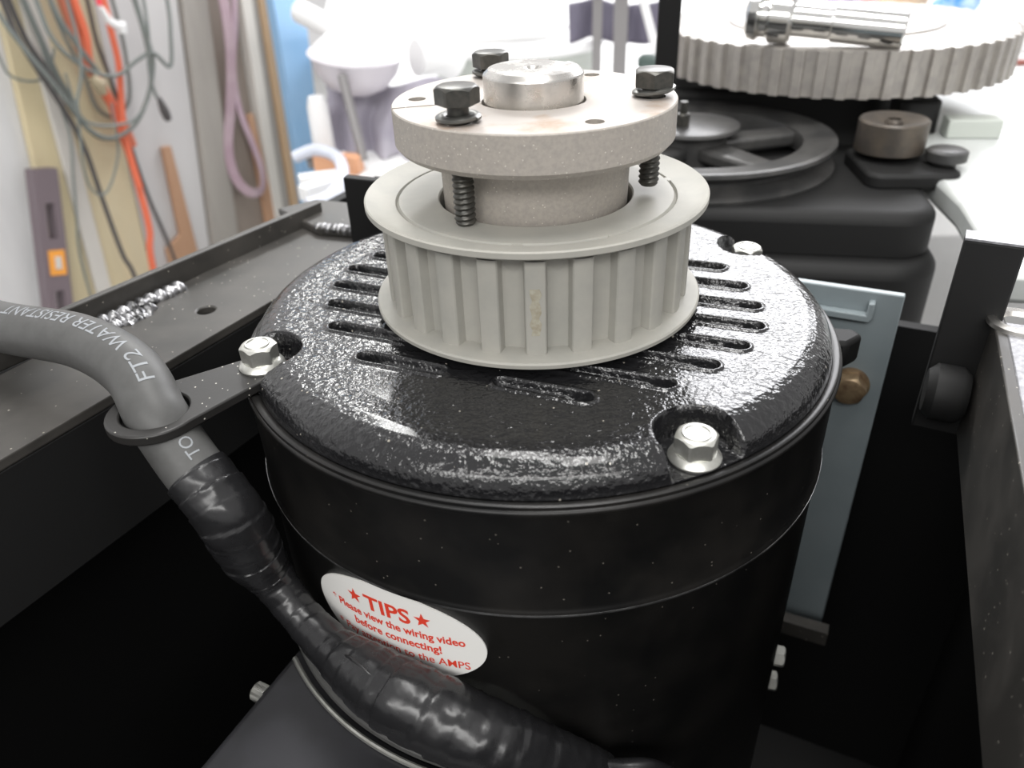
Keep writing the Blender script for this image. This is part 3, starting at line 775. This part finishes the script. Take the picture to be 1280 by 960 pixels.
# spirit level
lv = thing('spirit_level', tuple(WP(78, -80, 2)), 'dark spirit level with an amber vial window leaning on the wall', 'level')
def lev(t, x):  # local: x across 0..1, t along 0 (top) .. 1
    top = Vector((77.9, -23.6)).lerp(Vector((82.0, -24.5)), x); bot = Vector((67.3, -64)).lerp(Vector((71.6, -66)), x)
    q = top.lerp(bot, t); return (q.x, q.y)
body = MB().prism([lev(0, 0), lev(0, 1), lev(1, 1), lev(1, 0)], 2.4, 4.6, WF, W0).build('level_body', M_level, lv, bevel=0.1)
cutm = MB()
for t0, t1 in ((0.13, 0.27), (0.48, 0.62)):
    cutm.prism([lev(t0, .32), lev(t0, .68), lev(t1, .68), lev(t1, .32)], 1, 6, WF, W0)
body.modifiers.clear(); boolean(body, cutm)
MB().prism([lev(0.315, .2), lev(0.315, .86), lev(0.415, .86), lev(0.415, .2)], 4.6, 4.75, WF, W0).build('vial_window', M_amber, lv)
MB().prism([lev(0.34, .42), lev(0.34, .66), lev(0.39, .66), lev(0.39, .42)], 4.75, 4.95, WF, W0).build('vial', M_pale, lv)
# brown wooden square: a thin leg and a wide stock
sq = MB().prism([(105.6, -27.6), (107.5, -27.7), (107.0, -84), (98.5, -84), (100.2, -46.2), (104.3, -44.6)], 1.4, 2.4, WF, W0)
tag(sq.build('wooden_square', M_brown, bevel=0.1), 'brown wooden square leaning on the white panel', 'square')
# mauve strap: a flat hanging loop
st = [(128.6, 20), (129.3, 0), (129.0, -10), (128.2, -18), (126.5, -26), (124.2, -33), (123.9, -39), (125.9, -42.6), (128.9, -42.8), (130.4, -38.8), (130.3, -33), (129.6, -26), (130.2, -18), (132.2, -10), (133.2, 0), (133.0, 20)]
sp = spline(st, 8); v = []; f = []
for i, p in enumerate(sp):
    a = Vector(sp[max(i - 1, 0)]); b_ = Vector(sp[min(i + 1, len(sp) - 1)]); t = (b_ - a).normalized(); nn = Vector((-t.y, t.x))
    w = 0.95; q = 3.0 + 1.2 * sin(i * 0.12)
    for s_, dq in ((-w, 0), (w, 0.5), (w, 0.85), (-w, 0.35)): v.append(WP(p[0] - 2.4 + nn.x * s_, p[1] + 0.8 + nn.y * s_, q + dq))
for i in range(len(sp) - 1):
    for k in range(4): f.append((i * 4 + k, i * 4 + (k + 1) % 4, (i + 1) * 4 + (k + 1) % 4, (i + 1) * 4 + k))
tag(MB().add(v, f).build('webbing_strap', M_purple), 'mauve webbing strap hanging in a long loop on the wall', 'strap')
# cords
def cord(name, pts, r, q, m, label, group='cords hanging on the wall', wob=0.5):
    P = [WP(p[0] - 0.73 * q, p[1] + 0.22 * q, q + wob * sin(0.11 * i)) for i, p in enumerate(spline(pts, 8))]
    return tag(MB().tube(P, r, 10).build(name, m), label, 'cord', group)
cord('orange_cord', [(96.8, 20), (97.4, -1.2), (97.6, -6.8), (97.0, -11.1), (97.9, -14.6), (99.1, -18.3), (99.3, -22.6), (99.5, -27.0), (99.2, -33.0), (98.7, -40.8), (97.1, -48.6), (96, -80)], 0.62, 5.4, M_orange, 'bright orange cord running the full height down to the frame')
cord('orange_cord', [(103.2, 20), (102.8, -1.8), (102.5, -6.8), (102.4, -12.1), (101.7, -16.1), (100.4, -22.0), (99.9, -27), (99.7, -33)], 0.55, 6.6, M_orange, 'orange cord ending in a white connector strand')
cord('red_hose', [(95.2, 20), (95.6, -1), (96.0, -8), (97.4, -14), (99.8, -20), (101.0, -26)], 0.95, 4.0, mat('faded_red', (0.55, 0.17, 0.10), 0.5), 'faded red hose behind the orange cords')
cord('extension_lead', [(82.6, 12), (84.4, -1.4), (86.3, -6.9), (88.8, -11.6), (91.4, -16.6), (93.7, -21.2), (97.2, -23.5), (102.1, -22.5), (106.3, -18.4), (109.1, -13.3), (109.3, -7.8), (109.4, -2.5), (109, 12)], 0.36, 7.6, M_cordgrey, 'grey-green cord coiled in the widest low loop over the plywood')
cord('extension_lead', [(90.0, 12), (91.0, -0.5), (91.5, -6.5), (94.5, -10.7), (98.4, -13.4), (102.4, -14.1), (106.6, -12.6), (110, -12), (112.5, -14.6), (114.2, -10.0), (115.6, -3.2), (115.8, 12)], 0.34, 8.6, M_cordgrey, 'grey-green cord looping from the plywood across to the white panel')
cord('extension_lead', [(96.6, 10), (96.0, -6), (94.8, -12.1), (92.4, -16.9), (93.4, -19.8), (97.9, -21.5), (103.4, -21.4), (107.5, -17), (108.6, -8), (106.8, 8)], 0.26, 9.4, M_cordgrey, 'thin grey cord making a round loop over the orange cords')
cord('extension_lead', [(92.6, 12), (93.4, -2), (95.4, -8), (98.0, -13.0)], 0.42, 6.4, M_cordgrey, 'short grey cord joining the loops beside the red hose')
cord('extension_lead', [(110.6, 10), (110.4, -2), (109.4, -9), (108.2, -13), (108.0, -16.6), (108.5, -19.2)], 0.28, 9.8, M_cordgrey, 'grey cord hanging down to the dark plug on the white panel')
cord('extension_lead', [(85.2, 14), (85.7, -1.0), (85.9, -5.0), (87.4, -10.0), (90.2, -17.7), (91.7, -24.2), (91.9, -33.7), (92.1, -43.1), (92.9, -50.2), (92.6, -80)], 0.42, 6.0, M_corddark, 'dark cord falling straight across the plywood to the frame')
cord('extension_lead', [(86.2, 14), (86.9, -4), (88.9, -11), (91.6, -18.5), (94.6, -22.6), (97.8, -23.8)], 0.42, 5.0, M_corddark, 'dark cord curving in behind the wide grey loop')
cord('extension_lead', [(93.6, 14), (93.0, 2), (93.6, -6), (95.2, -12), (96.0, -18), (99.0, -20.4), (103.0, -18.6), (104.6, -12), (104.8, -4), (104.2, 12)], 0.3, 3.2, M_cordgrey, 'grey lead in a tall narrow loop tight against the orange cords')
cord('extension_lead', [(88.2, 14), (88.6, 2), (89.4, -6), (90.4, -12), (92.2, -17)], 0.5, 3.6, M_cordgrey, 'short thick grey-green lead over the pale plank')
cord('extension_lead', [(99.6, 14), (100.0, 0), (99.4, -8), (100.2, -16), (100.6, -26), (101.4, -36), (103.2, -50), (104, -78)], 0.34, 2.8, M_corddark, 'dark lead dropping along the plywood edge beside the wooden square')
cord('thin_wire', [(81.2, 5), (82.0, -7.3), (82.7, -10.5), (86.4, -12.0), (89.7, -11.1), (92, -8)], 0.2, 4.2, M_cordgrey, 'thin wire dipping across the top corner of the plywood')
cord('thin_wire', [(89.6, -4), (89.2, -16.2), (89.0, -21.5), (87.3, -27.9), (85.7, -34.7), (84.2, -41.7), (83, -60)], 0.22, 4.8, M_cordgrey, 'thin wire hanging beside the spirit level')
cord('thin_wire', [(92.2, -12), (91.5, -19.3), (89.9, -25.7), (90.0, -30.0), (92.3, -31.9), (95.4, -29.7), (98.0, -25.2), (99, -18)], 0.2, 7.0, M_cordgrey, 'thin grey wire in a narrow U-shaped loop on the plywood')
pl = MB(); P = [WP(101.35, -17.0, 9.8), WP(101.6, -18.2, 9.8), WP(101.85, -19.4, 9.8), WP(102.1, -20.7, 9.8), WP(102.2, -21.1, 9.8)]
pl.tube(P, [0.35, 0.62, 0.8, 0.72, 0.5], 14)
tag(pl.build('cord_plug', M_corddark), 'dark cord plug hanging over the white panel', 'plug')
wc = MB().tube([WP(95.2, -1.8, 9.5), WP(95.8, -3.8, 9.5), WP(96.8, -4.6, 9.5), WP(97.9, -4.9, 9.5), WP(97.8, -6.0, 9.5)], [0.4, 0.6, 0.7, 0.95, 0.7], 14)
tag(wc.build('white_connector', M_white), 'white plastic connector among the cords', 'connector')
tg = MB().box(94.9, 95.7, -1.5, 0.4, 9.0, 9.3, WF, W0)
tag(tg.build('red_tag', mat('red_plastic', (0.8, 0.05, 0.08), 0.4)), 'small red tag above the white connector', 'tag')
kn = MB().tube([WP(90.4, -11.7, 8.5), WP(91.2, -12.8, 8.8), WP(91.7, -14.4, 8.5)], [0.8, 1.1, 0.7], 12)
tag(kn.build('tan_connector', mat('tan_plastic', (0.36, 0.30, 0.20), 0.5)), 'tan connector hanging inside the cord loops', 'connector')

# ================================================================== BENCH BEHIND AND WHAT STANDS ON IT
BZ = -15.0
bn = MB().prism([(-19.5, 47), (22, 52), (46, 52), (140, 40), (150, 270), (-68, 270), (-57.5, 215)], BZ - 4, BZ)
tag(bn.build('workbench', M_bench, bevel=0.3), 'broad white workbench top behind the machine', 'workbench')
# white drum with a rolled rim
dr_ = thing('white_drum', (-3.6, 102, BZ), 'wide white drum with a rolled rim and open top', 'drum')
DC = Vector((-2.4, 98, 0))
MB().lathe([(11.2, BZ), (11.8, -7.6), (11.9, -6.4)], 96, DC).build('drum_wall', M_green, dr_)  # pale grey-green, darkened so the wall's slight shade is in its colour
MB().lathe([(11.6, -6.9), (12.5, -6.9), (12.8, -6.4), (12.5, -5.9), (11.6, -5.8)], 96, DC, close=True).build('drum_rim', M_white, dr_)
MB().lathe([(0.02, -6.4), (11.6, -6.2), (11.6, -6.6), (0.02, -6.9)], 96, DC).build('drum_lid', M_white, dr_)
bx_ = MB().box(-6, 6, -4, 4, -6.35, -1.5, fr(8), Vector((-4, 101, 0)))
tag(bx_.build('white_carton', M_white, bevel=0.4), 'white carton standing on the white drum', 'carton')
# white bowl on a pile of cloth
ls = thing('enamel_bowl', (-20.7, 74, -8.3), 'white enamel bowl heaped with white stuff, set on the lilac cloth', 'bowl')
BC2 = Vector((-20.7, 75, -3.9)); axl = Vector((0.10, -0.10, 1)).normalized(); lx_ = Vector((1, 0, -0.1)).normalized(); ly_ = axl.cross(lx_)
MB().lathe([(0.02, -4.3), (1.8, -4.2), (3.6, -3.3), (4.8, -1.8), (5.4, 0.0), (5.65, 0.25), (5.4, 0.4), (5.1, 0.1), (4.5, -1.6), (3.3, -3.0), (0.02, -3.9)], 72, BC2, (lx_, ly_, axl)).build('bowl_shell', mat('lilac_enamel', (0.62, 0.59, 0.63), 0.35), ls)
MB().lathe([(5.2, 0.0), (4.9, 0.9), (3.6, 2.0), (1.8, 2.7), (0.02, 2.9)], 48, BC2, (lx_, ly_, axl)).build('bowl_contents', M_lampshade, ls)
pp = MB().tube(spline([(-31, 92, -1), (-27, 88, -2.2), (-23.5, 83, -3.2)], 6), 1.5, 20)
tag(pp.build('white_pipe', M_white), 'short white pipe above the enamel bowl near the blue post', 'pipe')
pb = MB().tube(spline([(-14.4, 80, -5.2), (-11.5, 82, -5.5), (-9.6, 83, -6.6)], 6), [2.2] * 13, 20)
tag(pb.build('white_jug', M_white), 'rounded white jug next to the enamel bowl', 'jug')
# draped cloth: a folded sheet
v = []; f = []; nu_, nv_ = 60, 26
for i in range(nu_ + 1):
    for j in range(nv_ + 1):
        a = i / nu_; b_ = j / nv_
        x = -25.5 + 15 * a; y = 79 - 6 * b_ - 2.0 * a
        fold = 1.1 * sin(a * 26 + 2.0 * b_) * (0.25 + b_) + 0.6 * sin(a * 11 + 1)
        z = -7.6 - 7.3 * b_ + 0.4 * sin(a * 9)
        v.append((x + 0.3 * sin(b_ * 8), y - fold, max(z, BZ + 0.05)))
for i in range(nu_):
    for j in range(nv_):
        f.append((i * (nv_ + 1) + j, (i + 1) * (nv_ + 1) + j, (i + 1) * (nv_ + 1) + j + 1, i * (nv_ + 1) + j + 1))
o = MB().add(v, f).build('draped_cloth', M_cloth, fix=False)
md = o.modifiers.new('t', 'SOLIDIFY'); md.thickness = 0.25 * S
tag(o, 'lilac grey cloth hanging in folds under the enamel bowl', 'cloth')
rd = MB().tube([(-21.4, 69.5, -5.0), (-19.6, 66.5, -13.8)], 0.55, 14)
tag(rd.build('grey_stick', M_steelgrey), 'grey stick leaning on the lilac cloth', 'stick')
ow = MB().box(-2.6, 2.6, -1.0, 1.0, BZ, BZ + 2.0, fr(-12), Vector((-22.6, 66.5, 0)))
ow.box(2.6, 2.8, -0.9, 0.9, BZ + 0.1, BZ + 1.9, fr(-12), Vector((-22.6, 66.5, 0)))
tag(ow.build('wood_offcut', M_orangewood, bevel=0.2), 'orange wooden offcut lying in front of the lilac cloth', 'wood block')
for i, (x, y, z, rot, lab) in enumerate(((-23.5, 61.0, 0, 20, 'white wooden block under the orange offcut'), (-22.8, 58.0, 0, 48, 'white wooden block inside the curve of the pale hose'))):
    w_ = MB().box(-2.2, 2.2, -0.8, 0.8, BZ, BZ + 1.6, fr(rot), Vector((x, y, 0)))
    tag(w_.build('white_block', M_white, bevel=0.15), lab, 'wood block', 'white blocks by the hose')
hs = MB().tube(spline([(-27.5, 66.5, BZ + 1.8), (-25.0, 66.4, BZ + 2.6), (-22.0, 64.0, BZ + 2.4), (-20.6, 59.5, BZ + 1.6), (-21.2, 55.5, BZ + 0.8), (-23.0, 53.2, BZ + 0.7)], 8), 0.68, 14)
tag(hs.build('pale_hose', M_hose), 'pale blue hose curving beside the blue post', 'hose')
kb = MB().lathe([(0.02, 2.2), (0.6, 2.1), (0.9, 1.5), (0.6, 0.9), (0.5, 0), (0.02, 0)], 20, (-26.2, 68.5, BZ))
tag(kb.build('steel_finial', M_steelgrey), 'small round topped steel peg next to the pale hose', 'peg')
cn = MB().lathe([(0.02, 0), (1.3, 0), (1.2, 6.5), (0.9, 7.6), (0.02, 7.6)], 24, (-25.0, 70.5, BZ))
tag(cn.build('white_bottle', M_white), 'white bottle between the blue post and the lilac cloth', 'bottle')
# steel rack with dark cloth, right of the drum
rk = thing('steel_rack', (12, 92, BZ), 'small steel rack with two flat legs beside the white drum', 'rack')
for x, w_ in ((8.4, 0.6), (11.4, 0.9)):
    MB().box(x - w_, x + w_, 87.6, 88.2, BZ, 1.0).build('leg', M_steelgrey, rk, bevel=0.05)
MB().box(7.6, 12.6, 87.2, 88.6, 0.2, 0.8).build('top_bar', M_steelgrey, rk, bevel=0.05)
v = []; f = []
for i in range(31):
    for j in range(11):
        a = i / 30; b_ = j / 10; v.append((5 + 13 * a, 94 - 1.2 * sin(a * 16 + b_) - 2 * b_, -1.4 - 4.6 * b_ + 0.5 * sin(a * 7)))
f = [(i * 11 + j, (i + 1) * 11 + j, (i + 1) * 11 + j + 1, i * 11 + j + 1) for i in range(30) for j in range(10)]
o = MB().add(v, f).build('dark_cloth', M_darkcloth, fix=False); md = o.modifiers.new('t', 'SOLIDIFY'); md.thickness = 0.2 * S
tag(o, 'charcoal cloth hanging behind the steel rack', 'cloth')
dg_ = MB().tube([(14.2, 89, -0.5), (17.0, 86.5, -9.5)], 0.55, 12)
tag(dg_.build('white_rod', M_white), 'white rod slanting beside the steel rack', 'rod')
kb = MB().lathe([(0.02, 2.0), (0.8, 2.0), (1.3, 1.6), (1.3, 0.6), (0.9, 0.4), (0.6, 0), (0.6, -6.5), (0.02, -6.5)], 24, (14.6, 84, -8.4))
tag(kb.build('dark_green_knob', mat('dark_green_plastic', (0.06, 0.09, 0.08), 0.5)), 'dark green knob standing beside the steel rack', 'knob')
# clutter at the far right end of the bench
def blob(name, c, rx, ry, rz, m, label, cat, seed):
    rg = random.Random(seed); mb = MB(); v = []; f = []; nu_, nv_ = 28, 14
    ph = [rg.uniform(0, 6.3) for _ in range(6)]
    for i in range(nv_ + 1):
        p_ = pi * i / nv_
        for k in range(nu_):
            t = 2 * pi * k / nu_; d_ = 1 + 0.13 * sin(3 * t + ph[0] + 2 * p_) + 0.10 * sin(5 * t + ph[1] - 3 * p_) + 0.08 * sin(7 * p_ + ph[2] + t)
            v.append((c[0] + rx * d_ * sin(p_) * cos(t), c[1] + ry * d_ * sin(p_) * sin(t), max(BZ, c[2] + rz * d_ * cos(p_))))
    for i in range(nv_):
        for k in range(nu_): f.append((i * nu_ + k, i * nu_ + (k + 1) % nu_, (i + 1) * nu_ + (k + 1) % nu_, (i + 1) * nu_ + k))
    return tag(mb.add(v, f).build(name, m), label, cat)
blob('blue_bag', (92, 167, BZ + 3), 4.5, 4, 4, M_bluebag, 'crumpled bright blue plastic bag on the bench', 'bag', 1)
blob('tan_bundle', (84, 176, BZ + 2), 5.5, 4, 4, M_tan, 'crumpled tan paper bundle next to the blue bag', 'bundle', 2)
blob('red_rag', (77.5, 178, BZ + 1.5), 3, 3, 2.5, mat('faded_red_rag', (0.6, 0.25, 0.22), 0.7), 'faded red rag beside the tan bundle', 'rag', 3)
blob('violet_rag', (70, 176, BZ + 2.5), 4, 3, 3, mat('violet_cloth', (0.28, 0.22, 0.40), 0.7), 'violet rag behind the large toothed pulley', 'rag', 6)
cy = MB().lathe([(0.02, 0), (2.4, 0), (2.4, 8), (1.2, 9.5), (1.2, 11), (0.02, 11)], 28, (96, 152, BZ))
tag(cy.build('light_blue_bottle', M_cyan, sharp=40), 'light blue plastic bottle on the bench', 'bottle')
blob('brown_glove', (100, 147, BZ + 4), 4.6, 4, 5, mat('brown_leather', (0.36, 0.22, 0.12), 0.7), 'brown leather glove bundle beside the light blue bottle', 'glove', 4)
blob('indigo_cloth', (97, 139, BZ + 1), 5, 3, 2.2, mat('indigo_cloth', (0.20, 0.18, 0.42), 0.7), 'indigo cloth lying below the brown glove', 'cloth', 5)
mr = MB().tube([(70.5, 112.5, BZ + 0.5), (90, 114, BZ + 0.5)], 0.5, 10)
tag(mr.build('maroon_rod', M_maroon), 'maroon rod lying across the bench', 'rod')
wx = MB().box(-6, 6, -4, 4, BZ, BZ + 8, fr(12), Vector((88, 128, 0)))
tag(wx.build('white_box', M_white, bevel=0.3), 'white box on the bench behind the maroon rod', 'box')
gr = MB().tube([(47.0, 54, BZ + 0.4), (45.2, 49, BZ + 0.4)], 0.3, 8)

for o in bpy.data.objects:
    if '_b' in o: del o['_b']
